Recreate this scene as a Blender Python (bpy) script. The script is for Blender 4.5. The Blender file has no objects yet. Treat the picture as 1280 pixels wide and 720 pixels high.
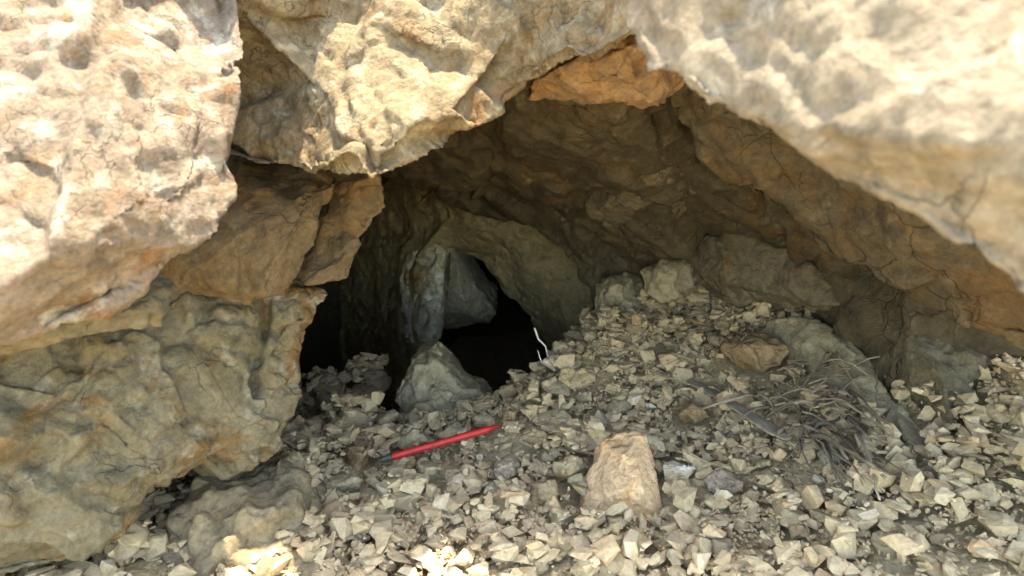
import bpy, bmesh, math, random
import numpy as np
from mathutils import Vector, Matrix
from mathutils.geometry import delaunay_2d_cdt

random.seed(7)
RNG = np.random.default_rng(11)
SC = bpy.context.scene
COL = SC.collection

# ------------------------------------------------------------------ camera
PITCH = math.radians(15.0)
FPX = 799.0                                  # focal length in photograph pixels (1280 wide)
CAM = Vector((0.0, 0.0, 1.0))
cd = bpy.data.cameras.new('camera')
cam = bpy.data.objects.new('camera', cd)
COL.objects.link(cam)
cam.location = CAM
cam.rotation_euler = (math.radians(90) - PITCH, 0, 0)
cd.sensor_width = 36.0
cd.lens = FPX * 36.0 / 1280.0
cd.clip_start = 0.02
cd.clip_end = 2000
cd.dof.use_dof = True
cd.dof.focus_distance = 1.55
cd.dof.aperture_fstop = 4.4
SC.camera = cam

# ------------------------------------------------------------------ sky, sun, exposure
SUN_TO = Vector((0.12, 0.05, 0.99)).normalized()     # direction towards the sun
elev = math.asin(SUN_TO.z)
azim = math.atan2(SUN_TO.x, SUN_TO.y)
world = bpy.data.worlds.new('World')
SC.world = world
world.use_nodes = True
wn = world.node_tree.nodes
wl = world.node_tree.links
sky = wn.new('ShaderNodeTexSky')
sky.sky_type = 'NISHITA'
sky.sun_disc = False
sky.sun_elevation = elev
sky.sun_rotation = azim
wl.new(sky.outputs[0], wn['Background'].inputs[0])
wn['Background'].inputs[1].default_value = 0.15
sd = bpy.data.lights.new('sun', 'SUN')
sd.energy = 2.0
sd.angle = math.radians(0.5)
sd.color = (1.0, 0.97, 0.92)
sun = bpy.data.objects.new('sun', sd)
COL.objects.link(sun)
sun.rotation_euler = SUN_TO.to_track_quat('Z', 'Y').to_euler()
sun.location = (0, -3, 6)
vs = SC.view_settings
vs.view_transform = 'Standard'
vs.look = 'None'
vs.exposure = 3.35
vs.gamma = 1.0
vs.use_curve_mapping = False
vs.use_white_balance = True          # the camera's balance for open shade
vs.white_balance_temperature = 9200
vs.white_balance_tint = 8
SC.cycles.max_bounces = 8
SC.cycles.diffuse_bounces = 6
SC.cycles.use_denoising = True
SC.render.film_transparent = False

# ------------------------------------------------------------------ helpers
_f = Vector((0, math.cos(PITCH), -math.sin(PITCH)))
_u = Vector((0, math.sin(PITCH), math.cos(PITCH)))
def ray(px, py):
    return _f + Vector((1, 0, 0)) * ((px - 640) / FPX) + _u * ((360 - py) / FPX)
def P(px, py, d):
    return CAM + ray(px, py) * d

U = np.uint32
def hash3(i, j, k, seed):
    h = i.astype(U) * U(374761393) + j.astype(U) * U(668265263) + k.astype(U) * U(2147483629) + U((seed * 1274126177 + 97531) & 0xFFFFFFFF)
    h = (h ^ (h >> U(13))) * U(1274126177)
    h = (h ^ (h >> U(16))) * U(2246822519)
    return h ^ (h >> U(15))
def remix(h, n):
    h = (h + U((n * 2654435761) & 0xFFFFFFFF)) * U(3266489917)
    h = (h ^ (h >> U(15))) * U(2246822519)
    return (h ^ (h >> U(13))) * (1.0 / 4294967296.0)
def rnd3(i, j, k, seed):
    return hash3(i, j, k, seed) * (1.0 / 4294967296.0)

def vnoise(p, seed=0):
    """value noise, about -1..1"""
    f = np.floor(p).astype(np.int64)
    t = p - f
    t = t * t * t * (t * (t * 6 - 15) + 10)
    r = np.zeros(len(p))
    for a in (0, 1):
        for b in (0, 1):
            for c in (0, 1):
                w = (t[:, 0] if a else 1 - t[:, 0]) * (t[:, 1] if b else 1 - t[:, 1]) * (t[:, 2] if c else 1 - t[:, 2])
                r += w * rnd3(f[:, 0] + a, f[:, 1] + b, f[:, 2] + c, seed)
    return r * 2 - 1
def fbm(p, octv=4, seed=0, gain=0.5):
    s = np.zeros(len(p)); a = 1.0
    for o in range(octv):
        s += a * vnoise(p * (2.03 ** o), seed + o * 17)
        a *= gain
    return s
def facets(p, seed=0, slope=1.1):
    """fractured-rock relief: every Worley cell is a tilted plane; also returns the edge distance"""
    f = np.floor(p).astype(np.int64)
    best = np.full(len(p), 1e9); second = np.full(len(p), 1e9); val = np.zeros(len(p)); cid = np.zeros(len(p), dtype=np.int64)
    for a in (-1, 0, 1):
        for b in (-1, 0, 1):
            for c in (-1, 0, 1):
                i, j, k = f[:, 0] + a, f[:, 1] + b, f[:, 2] + c
                h = hash3(i, j, k, seed)
                d = p - np.stack([i + remix(h, 1), j + remix(h, 2), k + remix(h, 3)], 1)
                dd = (d * d).sum(1)
                v = ((remix(h, 4) * 2 - 1) * d[:, 0] + (remix(h, 5) * 2 - 1) * d[:, 1] + (remix(h, 6) * 2 - 1) * d[:, 2]) * slope + 0.55 * (remix(h, 7) - 0.5)
                near = dd < best
                second = np.where(near, best, np.minimum(second, dd))
                val = np.where(near, v, val)
                cid = np.where(near, h, cid)
                best = np.where(near, dd, best)
    return val, np.sqrt(second) - np.sqrt(best), cid

def planes(p, n, cid, limit, tilt_=0.18, seed=0):
    """offset along the normals that flattens every fracture cell onto a plane of its own"""
    u, inv = np.unique(cid, return_inverse=True)
    cnt = np.bincount(inv).astype(float)
    c = np.stack([np.bincount(inv, p[:, a]) for a in range(3)], 1) / cnt[:, None]
    m = np.stack([np.bincount(inv, n[:, a]) for a in range(3)], 1)
    m /= np.maximum(np.linalg.norm(m, axis=1), 1e-6)[:, None]
    r = np.random.default_rng(seed)
    m += r.normal(size=m.shape) * tilt_
    m /= np.linalg.norm(m, axis=1)[:, None]
    off = r.normal(size=len(u)) * limit * 0.22
    C, M = c[inv], m[inv]
    nm = (n * M).sum(1)
    d = -((p - C) * M).sum(1) / np.maximum(nm, 0.45) + off[inv]
    wt = np.clip((nm - 0.45) / 0.35, 0, 1)
    return np.clip(d, -limit, limit) * wt * wt * (3 - 2 * wt)

def seg_dist(p, pts):
    best = np.full(len(p), 1e9)
    for a, b in zip(pts[:-1], pts[1:]):
        a = np.array(a); b = np.array(b); ab = b - a
        t = np.clip(((p - a) @ ab) / max(ab @ ab, 1e-9), 0, 1)
        best = np.minimum(best, np.linalg.norm(p - (a + t[:, None] * ab), axis=1))
    return best

def smooth_shade(me, on=True):
    me.polygons.foreach_set('use_smooth', np.full(len(me.polygons), on))

def mesh_from(name, co, faces, mat=None, smooth=False):
    me = bpy.data.meshes.new(name)
    me.from_pydata([tuple(c) for c in co], [], faces)
    me.update()
    if mat: me.materials.append(mat)
    smooth_shade(me, smooth)
    return me

def link(name, me, parent=None, label=None, cat=None, group=None, kind=None, loc=None):
    o = bpy.data.objects.new(name, me)
    COL.objects.link(o)
    if parent: o.parent = parent
    if loc is not None: o.location = loc
    if label: o['label'] = label
    if cat: o['category'] = cat
    if group: o['group'] = group
    if kind: o['kind'] = kind
    return o

def remesh(co, faces, voxel):
    """closed rough solid -> even fine mesh (arrays)"""
    me = mesh_from('tmp', co, faces)
    o = bpy.data.objects.new('tmp', me)
    COL.objects.link(o)
    m = o.modifiers.new('r', 'REMESH')
    m.mode = 'VOXEL'
    m.voxel_size = voxel
    dg = bpy.context.evaluated_depsgraph_get()
    dg.update()
    out = bpy.data.meshes.new_from_object(o.evaluated_get(dg))
    bpy.data.objects.remove(o)
    bpy.data.meshes.remove(me)
    return out

def vget(me):
    a = np.empty(len(me.vertices) * 3, dtype=np.float32)
    me.vertices.foreach_get('co', a)
    return a.reshape(-1, 3).astype(np.float64)
def vnor(me):
    a = np.empty(len(me.vertices) * 3, dtype=np.float32)
    me.vertex_normals.foreach_get('vector', a)
    return a.reshape(-1, 3).astype(np.float64)

STRATA = Matrix.Rotation(math.radians(35), 3, 'Y') @ Matrix.Rotation(math.radians(15), 3, 'X')
def roughen(me, big=0.03, mid=0.014, small=0.005, scale=1.0, seed=0, aniso=1.0, cracks=()):
    p = vget(me); n = vnor(me)
    q = p @ np.array(STRATA)
    q = q * np.array([1, 1, aniso])
    w = np.stack([vnoise(p * 9 * scale, seed + 50), vnoise(p * 9 * scale, seed + 51), vnoise(p * 9 * scale, seed + 52)], 1)
    q1 = q * 4.2 * scale + w * 0.16
    f1, e1, c1 = facets(q1, seed)
    f2, e2, c2 = facets(q * np.array([11.0, 11.0, 17.0]) * scale + w * 0.12 + 7.3, seed + 100)
    f3, e3, c3 = facets(q * np.array([26.0, 26.0, 44.0]) * scale + w * 0.3 + 3.1, seed + 200)
    # broken and smooth areas alternate
    rgh = np.clip(0.5 + 1.3 * fbm(p * 5.5 * scale, 2, seed + 31), 0.0, 1.0)
    rg2 = np.clip(0.4 + 1.4 * fbm(p * 8.0 * scale + 4.0, 2, seed + 37), 0.0, 1.0)
    # bedding ledges: stepped relief with sharp edges
    t = fbm(q * np.array([4.0, 4.0, 7.0]) * scale + w * 0.1, 3, seed + 61) * 2.4
    fr = t - np.floor(t)
    led = np.floor(t) + np.clip((fr - 0.5) / 0.10 + 0.5, 0, 1) * 0.85 + fr * 0.15
    pl1 = planes(p, n, c1, big * 1.4, seed=seed)
    pl2 = planes(p + n * pl1[:, None], n, c2, mid * 1.2, 0.22, seed=seed + 1)
    d = pl1 + (0.35 + 0.65 * rgh) * pl2 + small * 0.9 * rg2 * f3 + mid * 0.35 * led
    d -= big * 0.3 * rgh * np.exp(-(e1 / 0.035) ** 2) + mid * 0.35 * rg2 * np.exp(-(e2 / 0.05) ** 2)
    d += small * 0.25 * fbm(p * 60 * scale, 2, seed + 5)
    for pts, width, depth in cracks:
        pts = [tuple(x) for x in pts]
        dist = seg_dist(p + 0.006 * w, pts)
        d -= depth * np.exp(-(dist / width) ** 2)
    p2 = p + n * d[:, None]
    # worn edges: take back the spikes that the relief leaves along sharp corners
    ed = np.empty(len(me.edges) * 2, dtype=np.int32); me.edges.foreach_get('vertices', ed); ed = ed.reshape(-1, 2)
    L0 = np.median(np.linalg.norm(p[ed[:, 0]] - p[ed[:, 1]], axis=1))
    val = np.maximum(np.bincount(ed.ravel(), minlength=len(p)), 1)
    for it in range(3):
        av = np.stack([np.bincount(ed[:, 0], p2[ed[:, 1], a], len(p)) + np.bincount(ed[:, 1], p2[ed[:, 0], a], len(p)) for a in range(3)], 1) / val[:, None]
        lap = av - p2
        ln = np.linalg.norm(lap, axis=1)
        p2 += lap * np.clip((ln - 0.55 * L0) / (0.5 * L0), 0, 0.85)[:, None]
    me.vertices.foreach_set('co', p2.astype(np.float32).ravel())
    me.update()

def recenter(me, base=True):
    p = vget(me)
    c = (p.min(0) + p.max(0)) / 2
    if base: c[2] = p[:, 2].min()
    me.vertices.foreach_set('co', (p - c).astype(np.float32).ravel())
    me.update()
    return Vector(c)

def solid_arrays(outline, inner, push):
    """front surface from control points, closed by a copy moved along push"""
    pts = list(outline) + list(inner)
    n = len(outline)
    v2 = [Vector((p[0], p[1])) for p in pts]
    vo, eo, fo, ov, oe, of = delaunay_2d_cdt(v2, [], [list(range(n))], 1, 1e-4)
    front = []
    for i, v in enumerate(vo):
        src = ov[i]
        d = pts[src[0]][2] if src else 1.0
        front.append(P(v.x, v.y, d))
    push = Vector(push)
    m = len(front)
    co = front + [c + push for c in front]
    faces = []; edges = {}
    for f in fo:
        f = list(f)
        if (front[f[1]] - front[f[0]]).cross(front[f[2]] - front[f[0]]).dot(CAM - front[f[0]]) < 0: f.reverse()
        faces.append(f)
        faces.append([i + m for i in reversed(f)])
        for a, b in zip(f, f[1:] + f[:1]): edges[(a, b)] = edges.get((a, b), 0) + 1
    for (a, b) in edges:
        if (b, a) not in edges: faces.append([b, a, a + m, b + m])
    return co, faces

def rock_mass(name, outline, inner, push, mat, voxel=0.008, label=None, cat=None, kind=None, group=None, cracks=(), **rk):
    co, faces = solid_arrays(outline, inner, push)
    me = remesh(co, faces, voxel)
    cr = [([P(*q) for q in pts], w, dp) for pts, w, dp in cracks]
    roughen(me, cracks=cr, **rk)
    c = recenter(me)
    me.materials.clear(); me.materials.append(mat)
    smooth_shade(me)
    return link(name, me, label=label, cat=cat, kind=kind, group=group, loc=c)

# ------------------------------------------------------------------ materials
def nodes_of(name):
    m = bpy.data.materials.new(name)
    m.use_nodes = True
    nt = m.node_tree
    b = nt.nodes['Principled BSDF']
    return m, nt, b

def ramp(nt, stops, fac):
    r = nt.nodes.new('ShaderNodeValToRGB')
    el = r.color_ramp.elements
    while len(el) > 1: el.remove(el[-1])
    el[0].position = stops[0][0]; el[0].color = (*stops[0][1], 1)
    for pos, c in stops[1:]:
        e = el.new(pos); e.color = (*c, 1)
    nt.links.new(fac, r.inputs[0])
    return r.outputs[0]

def noise(nt, vec, scale, detail=5, rough=0.55, dist=0.0):
    n = nt.nodes.new('ShaderNodeTexNoise')
    n.inputs['Scale'].default_value = scale
    n.inputs['Detail'].default_value = detail
    n.inputs['Roughness'].default_value = rough
    n.inputs['Distortion'].default_value = dist
    nt.links.new(vec, n.inputs['Vector'])
    return n.outputs[0]

def mixc(nt, fac, a, b, mode='MIX'):
    m = nt.nodes.new('ShaderNodeMix')
    m.data_type = 'RGBA'; m.blend_type = mode
    for sock, v in ((m.inputs[0], fac), (m.inputs[6], a), (m.inputs[7], b)):
        if isinstance(v, (int, float)): sock.default_value = v
        elif isinstance(v, tuple): sock.default_value = (*v, 1)
        else: nt.links.new(v, sock)
    return m.outputs[2]

def rock_mat(name, base, alt, rust, pale, rust_amt=0.5, pale_amt=0.35, scale=1.0, bump=0.5, rough=0.85, seed=0.0, veins=0.2):
    m, nt, b = nodes_of(name)
    tc = nt.nodes.new('ShaderNodeTexCoord')
    mp = nt.nodes.new('ShaderNodeMapping')
    mp.inputs['Location'].default_value = (seed, seed * 1.7, -seed)
    mp.inputs['Rotation'].default_value = (0.3, 0.6, 0.2)
    nt.links.new(tc.outputs['Object'], mp.inputs[0])
    v = mp.outputs[0]
    c = ramp(nt, [(0.35, base), (0.65, alt)], noise(nt, v, 6 * scale, 6, 0.6, 0.6))
    k = 0.62 - 0.22 * rust_amt
    c = mixc(nt, ramp(nt, [(k, (0, 0, 0)), (k + 0.14, (1, 1, 1))], noise(nt, v, 4.2 * scale, 5, 0.62, 1.0)), c, rust)
    k = 0.66 - 0.2 * pale_amt
    c = mixc(nt, ramp(nt, [(k, (0, 0, 0)), (k + 0.10, (1, 1, 1))], noise(nt, v, 9 * scale, 7, 0.68, 0.4)), c, pale)
    # dark mineral veins
    mu = nt.nodes.new('ShaderNodeTexNoise')
    mu.inputs['Scale'].default_value = 5 * scale; mu.inputs['Detail'].default_value = 6; mu.inputs['Distortion'].default_value = 1.2
    nt.links.new(v, mu.inputs['Vector'])
    ab = nt.nodes.new('ShaderNodeMath'); ab.operation = 'SUBTRACT'; ab.inputs[1].default_value = 0.5
    nt.links.new(mu.outputs[0], ab.inputs[0])
    ab2 = nt.nodes.new('ShaderNodeMath'); ab2.operation = 'ABSOLUTE'
    nt.links.new(ab.outputs[0], ab2.inputs[0])
    vein = ramp(nt, [(0.0, (veins, veins, veins)), (0.012, (0, 0, 0))], ab2.outputs[0])
    c = mixc(nt, vein, c, tuple(x * 0.35 for x in base))
    # hairline cracks and broken mineral blotches
    cr = nt.nodes.new('ShaderNodeTexVoronoi')
    cr.feature = 'DISTANCE_TO_EDGE'; cr.inputs['Scale'].default_value = 9 * scale
    wv = nt.nodes.new('ShaderNodeMix'); wv.data_type = 'VECTOR'; wv.inputs[0].default_value = 0.12
    nz = nt.nodes.new('ShaderNodeTexNoise'); nz.inputs['Scale'].default_value = 7 * scale; nz.inputs['Detail'].default_value = 5
    nt.links.new(v, nz.inputs['Vector']); nt.links.new(v, wv.inputs[4]); nt.links.new(nz.outputs['Color'], wv.inputs[5])
    nt.links.new(wv.outputs[1], cr.inputs['Vector'])
    line = ramp(nt, [(0.0, (1, 1, 1)), (0.022, (0, 0, 0))], cr.outputs['Distance'])
    part_ = ramp(nt, [(0.50, (0, 0, 0)), (0.62, (1, 1, 1))], noise(nt, v, 3.3 * scale, 3, 0.5))
    crack = mixc(nt, 1.0, line, part_, 'MULTIPLY')
    c = mixc(nt, mixc(nt, 1.0, crack, (veins * 1.6, veins * 1.6, veins * 1.6), 'MULTIPLY'), c, tuple(x * 0.3 for x in base))
    bl = ramp(nt, [(0.36, (0.62, 0.62, 0.60)), (0.5, (1, 1, 1)), (0.64, (1.28, 1.26, 1.22))], noise(nt, v, 19 * scale, 6, 0.72, 0.8))
    c = mixc(nt, 0.85, c, bl, 'MULTIPLY')
    # fine grain
    g = ramp(nt, [(0.3, (0.68, 0.68, 0.68)), (0.7, (1.25, 1.25, 1.25))], noise(nt, v, 85 * scale, 4, 0.75))
    c = mixc(nt, 0.8, c, g, 'MULTIPLY')
    nt.links.new(c, b.inputs['Base Color'])
    b.inputs['Roughness'].default_value = rough
    b.inputs['Specular IOR Level'].default_value = 0.3
    h1 = noise(nt, v, 26 * scale, 7, 0.72, 0.15)
    vo = nt.nodes.new('ShaderNodeTexVoronoi')
    vo.feature = 'F1'; vo.distance = 'CHEBYCHEV'; vo.inputs['Scale'].default_value = 30 * scale
    mp2 = nt.nodes.new('ShaderNodeMapping'); mp2.inputs['Scale'].default_value = (1, 1.0, 2.2)
    nt.links.new(v, mp2.inputs[0]); nt.links.new(mp2.outputs[0], vo.inputs['Vector'])
    ad = nt.nodes.new('ShaderNodeMath'); ad.operation = 'MULTIPLY_ADD'
    nt.links.new(vo.outputs['Distance'], ad.inputs[0]); ad.inputs[1].default_value = 0.22
    nt.links.new(h1, ad.inputs[2])
    ad2 = nt.nodes.new('ShaderNodeMath'); ad2.operation = 'MULTIPLY_ADD'
    nt.links.new(crack, ad2.inputs[0]); ad2.inputs[1].default_value = -0.5 if veins > 0 else 0.0
    nt.links.new(ad.outputs[0], ad2.inputs[2])
    bp = nt.nodes.new('ShaderNodeBump')
    bp.inputs['Strength'].default_value = min(1.0, bump * 1.5)
    bp.inputs['Distance'].default_value = 0.013
    nt.links.new(ad2.outputs[0], bp.inputs['Height'])
    nt.links.new(bp.outputs[0], b.inputs['Normal'])
    return m

TAN = (0.36, 0.29, 0.20); CREAM = (0.55, 0.47, 0.34); RUST = (0.34, 0.16, 0.06); GREY = (0.30, 0.28, 0.24)
OLIVE = (0.26, 0.23, 0.13); PINK = (0.46, 0.33, 0.26); BROWN = (0.22, 0.14, 0.075); WHITE = (0.66, 0.62, 0.54)
m_sunlit = rock_mat('pale_pink_rock', (0.153, 0.118, 0.086), (0.191, 0.150, 0.118), (0.153, 0.083, 0.041), (0.268, 0.242, 0.198), 0.4, 0.7, 2.0, 0.5, seed=1.3)
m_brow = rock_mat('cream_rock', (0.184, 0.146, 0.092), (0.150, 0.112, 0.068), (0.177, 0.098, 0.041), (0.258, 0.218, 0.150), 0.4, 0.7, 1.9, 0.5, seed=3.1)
m_near = rock_mat('grey_cream_rock', (0.204, 0.174, 0.133), (0.157, 0.126, 0.092), (0.150, 0.102, 0.061), (0.313, 0.286, 0.245), 0.3, 0.35, 1.6, 0.5, seed=6.7)
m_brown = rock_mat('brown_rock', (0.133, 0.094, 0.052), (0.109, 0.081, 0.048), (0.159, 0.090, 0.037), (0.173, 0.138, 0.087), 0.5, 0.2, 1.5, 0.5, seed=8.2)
m_olive = rock_mat('olive_grey_rock', (0.144, 0.129, 0.090), (0.117, 0.098, 0.058), (0.140, 0.082, 0.033), (0.195, 0.183, 0.144), 0.45, 0.55, 1.3, 0.5, seed=12.4)
m_orange = rock_mat('orange_rock', (0.238, 0.156, 0.094), (0.196, 0.129, 0.077), (0.264, 0.143, 0.055), (0.297, 0.239, 0.165), 0.5, 0.35, 1.5, 0.5, seed=15.9)
m_salmon = rock_mat('salmon_rock', (0.621, 0.414, 0.241), (0.529, 0.368, 0.230), (0.621, 0.345, 0.149), (0.690, 0.517, 0.345), 0.4, 0.4, 1.8, 0.4, seed=17.0)
m_ceil = rock_mat('tunnel_rock', (0.081, 0.067, 0.041), (0.062, 0.051, 0.033), (0.093, 0.055, 0.022), (0.124, 0.108, 0.077), 0.35, 0.35, 1.0, 0.6, seed=19.5, veins=0.15)  # base colours darkened to stand for the shade under the roof
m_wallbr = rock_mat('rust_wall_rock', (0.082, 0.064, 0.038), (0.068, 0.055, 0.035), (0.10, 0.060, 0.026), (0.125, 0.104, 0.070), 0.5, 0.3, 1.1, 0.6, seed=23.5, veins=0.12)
m_grey = rock_mat('grey_rock', (0.34, 0.295, 0.20), (0.29, 0.25, 0.17), (0.33, 0.22, 0.115), (0.42, 0.375, 0.27), 0.25, 0.3, 1.2, 0.5, seed=27.1)
m_ribglow = rock_mat('glow_toned_rib_rock', (0.54, 0.51, 0.41), (0.38, 0.36, 0.27), (0.26, 0.23, 0.15), (0.66, 0.68, 0.63), 0.3, 0.6, 1.8, 0.4, seed=31.0)  # rib colour paled to stand for the pool of light there
m_boulderglow = rock_mat('glow_toned_grey_rock', (0.60, 0.54, 0.39), (0.54, 0.48, 0.35), (0.42, 0.36, 0.26), (0.60, 0.57, 0.46), 0.1, 0.2, 0.7, 0.2, seed=35.0)  # boulder tone raised to imitate the soft grey glow
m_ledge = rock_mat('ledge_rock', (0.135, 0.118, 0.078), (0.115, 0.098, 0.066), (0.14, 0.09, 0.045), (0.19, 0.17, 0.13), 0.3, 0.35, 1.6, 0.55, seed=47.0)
m_vault = rock_mat('vault_rock', (0.255, 0.210, 0.122), (0.211, 0.172, 0.099), (0.211, 0.143, 0.065), (0.317, 0.277, 0.182), 0.3, 0.3, 1.2, 0.4, seed=51.0)  # colour lightened in place of torchlight on the passage lining
m_tan = rock_mat('dusty_tan_rock', (0.24, 0.19, 0.12), (0.19, 0.155, 0.10), (0.24, 0.15, 0.07), (0.30, 0.25, 0.17), 0.4, 0.4, 1.3, 0.5, seed=55.0)
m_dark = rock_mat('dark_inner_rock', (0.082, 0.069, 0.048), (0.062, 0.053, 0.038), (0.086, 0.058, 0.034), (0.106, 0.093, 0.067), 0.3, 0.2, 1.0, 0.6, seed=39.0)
m_soil = rock_mat('crushed_soil', (0.42, 0.34, 0.21), (0.35, 0.28, 0.17), (0.38, 0.26, 0.14), (0.48, 0.41, 0.28), 0.3, 0.3, 3.0, 0.4, seed=42.0, veins=0.0)
m_hill = rock_mat('hillside_soil', (0.26, 0.21, 0.14), (0.22, 0.17, 0.105), (0.24, 0.15, 0.08), (0.32, 0.27, 0.19), 0.3, 0.3, 0.5, 0.8, seed=44.0)

def stone_mat(name, attr):
    """loose stones: colour differs from stone to stone"""
    m, nt, b = nodes_of(name)
    tc = nt.nodes.new('ShaderNodeTexCoord')
    if attr:
        a = nt.nodes.new('ShaderNodeAttribute'); a.attribute_name = 'pick'
        r = a.outputs['Fac']
        v = tc.outputs['Object']
    else:
        oi = nt.nodes.new('ShaderNodeObjectInfo')
        r = oi.outputs['Random']
        ad = nt.nodes.new('ShaderNodeVectorMath'); ad.operation = 'ADD'
        nt.links.new(tc.outputs['Object'], ad.inputs[0]); nt.links.new(oi.outputs['Location'], ad.inputs[1])
        v = ad.outputs[0]
    c = ramp(nt, [(0.0, (0.432, 0.330, 0.205)), (0.18, (0.494, 0.388, 0.249)), (0.34, (0.391, 0.316, 0.214)), (0.46, (0.514, 0.417, 0.283)),
                  (0.58, (0.442, 0.291, 0.171)), (0.68, (0.411, 0.339, 0.249)), (0.80, (0.545, 0.437, 0.293)), (0.90, (0.473, 0.301, 0.161)), (0.97, (0.679, 0.582, 0.448))], r)
    c = mixc(nt, ramp(nt, [(0.5, (0, 0, 0)), (0.68, (0.7, 0.7, 0.7))], noise(nt, v, 22, 5, 0.6, 0.5)), c, (0.36, 0.25, 0.14))
    c = mixc(nt, ramp(nt, [(0.35, (0.2, 0.2, 0.2)), (0.7, (0.75, 0.75, 0.75))], noise(nt, v, 14, 4, 0.6)), c, (0.49, 0.39, 0.24))
    g = ramp(nt, [(0.3, (0.70, 0.70, 0.70)), (0.7, (1.2, 1.2, 1.2))], noise(nt, v, 90, 4, 0.7))
    c = mixc(nt, 0.8, c, g, 'MULTIPLY')
    nt.links.new(c, b.inputs['Base Color'])
    b.inputs['Roughness'].default_value = 0.85
    b.inputs['Specular IOR Level'].default_value = 0.3
    bp = nt.nodes.new('ShaderNodeBump'); bp.inputs['Strength'].default_value = 0.75; bp.inputs['Distance'].default_value = 0.008
    nt.links.new(noise(nt, v, 55, 6, 0.7), bp.inputs['Height'])
    nt.links.new(bp.outputs[0], b.inputs['Normal'])
    return m
m_stone = stone_mat('loose_stone', False)
m_gravel = stone_mat('loose_gravel', True)

def plain_mat(name, c1, c2, scale=30, rough=0.8, bump=0.3, stretch=(1, 1, 1)):
    m, nt, b = nodes_of(name)
    tc = nt.nodes.new('ShaderNodeTexCoord')
    mp = nt.nodes.new('ShaderNodeMapping'); mp.inputs['Scale'].default_value = stretch
    nt.links.new(tc.outputs['Object'], mp.inputs[0])
    n = noise(nt, mp.outputs[0], scale, 5, 0.6)
    nt.links.new(ramp(nt, [(0.35, c1), (0.65, c2)], n), b.inputs['Base Color'])
    b.inputs['Roughness'].default_value = rough
    bp = nt.nodes.new('ShaderNodeBump'); bp.inputs['Strength'].default_value = bump; bp.inputs['Distance'].default_value = 0.002
    nt.links.new(n, bp.inputs['Height']); nt.links.new(bp.outputs[0], b.inputs['Normal'])
    return m
m_red = plain_mat('red_paint', (0.40, 0.018, 0.018), (0.56, 0.02, 0.02), 45, 0.5, 0.2)
_nt = m_red.node_tree
_b = _nt.nodes['Principled BSDF']; _src = _b.inputs['Base Color'].links[0].from_socket
_tc = _nt.nodes.new('ShaderNodeTexCoord')
_d = ramp(_nt, [(0.56, (0, 0, 0)), (0.66, (0.75, 0.75, 0.75))], noise(_nt, _tc.outputs['Object'], 95, 6, 0.7))
_nt.links.new(mixc(_nt, _d, _src, (0.38, 0.10, 0.07)), _b.inputs['Base Color'])
m_redend = plain_mat('dark_metal', (0.045, 0.043, 0.036), (0.07, 0.066, 0.055), 80, 0.5, 0.3)
m_lead = plain_mat('dark_point', (0.10, 0.02, 0.018), (0.06, 0.02, 0.018), 80, 0.6, 0.2)
m_twig = plain_mat('dry_twig', (0.18, 0.145, 0.105), (0.34, 0.285, 0.21), 50, 0.85, 0.5)
m_twigd = plain_mat('dark_twig', (0.10, 0.08, 0.06), (0.18, 0.145, 0.11), 50, 0.85, 0.5)
m_straw = plain_mat('dry_straw', (0.36, 0.28, 0.15), (0.46, 0.37, 0.21), 50, 0.8, 0.3)
m_wood = plain_mat('weathered_wood', (0.15, 0.125, 0.095), (0.34, 0.30, 0.235), 40, 0.9, 0.9, (.5, 9, 9))
m_white = plain_mat('bleached_twig', (0.58, 0.55, 0.50), (0.76, 0.74, 0.70), 40, 0.6, 0.2)

# ------------------------------------------------------------------ ground surface
GC = [(-1.6, -0.6, .20), (0, -0.8, .12), (1.6, -0.6, .30), (-1.3, .8, .22), (0, .6, .13), (0.9, .5, .26), (1.5, 1.0, .45),
      (0, 1.05, .15), (0, 1.28, .15), (-.44, 1.42, .12), (-1.0, 1.4, .16), (-.19, 1.63, .12), (-.285, 1.73, .115), (-.095, 1.74, .15), (0, 1.79, .165),
      (.13, 1.97, .228), (.29, 2.18, .268), (.41, 1.92, .246), (.50, 2.22, .31), (.78, 2.31, .36), (.585, 1.66, .23), (.855, 1.79, .345), (.49, 1.33, .177),
      (.84, 1.26, .30), (.75, 1.1, .27), (1.3, 1.8, .55), (1.2, 2.4, .5), (-.6, 1.80, .07), (-.55, 2.03, -.08), (-.9, 1.9, .0), (-.33, 2.05, -.03), (-.20, 2.15, -.06),
      (0.0, 2.05, 0.0), (.05, 2.25, -.22), (.3, 2.42, .10), (0, 2.6, -.55), (-.5, 2.6, -.6), (-1.0, 2.5, -.5), (.4, 2.8, -.3), (0, 3.2, -.9), (-.6, 3.2, -.95), (.6, 3.2, -.5), (0, 4.2, -1.3), (1.2, 3.2, .2), (-1.2, 3.4, -.8)]
_gx = np.array([(a, b) for a, b, c in GC]); _gz = np.array([c for a, b, c in GC])
def _tps(r): return np.where(r > 1e-9, r * r * np.log(np.maximum(r, 1e-9)), 0)
_n = len(GC)
_A = np.zeros((_n + 3, _n + 3))
_A[:_n, :_n] = _tps(np.linalg.norm(_gx[:, None] - _gx[None], axis=2)) + np.eye(_n) * 0.002
_A[:_n, _n] = 1; _A[:_n, _n + 1:] = _gx; _A[_n, :_n] = 1; _A[_n + 1:, :_n] = _gx.T
_w = np.linalg.solve(_A, np.concatenate([_gz, np.zeros(3)]))
def gz(x, y):
    x = np.atleast_1d(np.asarray(x, float)); y = np.atleast_1d(np.asarray(y, float))
    xc = np.clip(x, -1.7, 1.7); yc = np.clip(y, -1.0, 4.2)
    q = np.stack([xc, yc], 1)
    z = _tps(np.linalg.norm(q[:, None] - _gx[None], axis=2)) @ _w[:_n] + _w[_n] + q @ _w[_n + 1:]
    out = np.hypot(x - xc, y - yc)
    t = np.clip(out / 4, 0, 1)
    return z * (1 - t) + 0.1 * t

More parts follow.
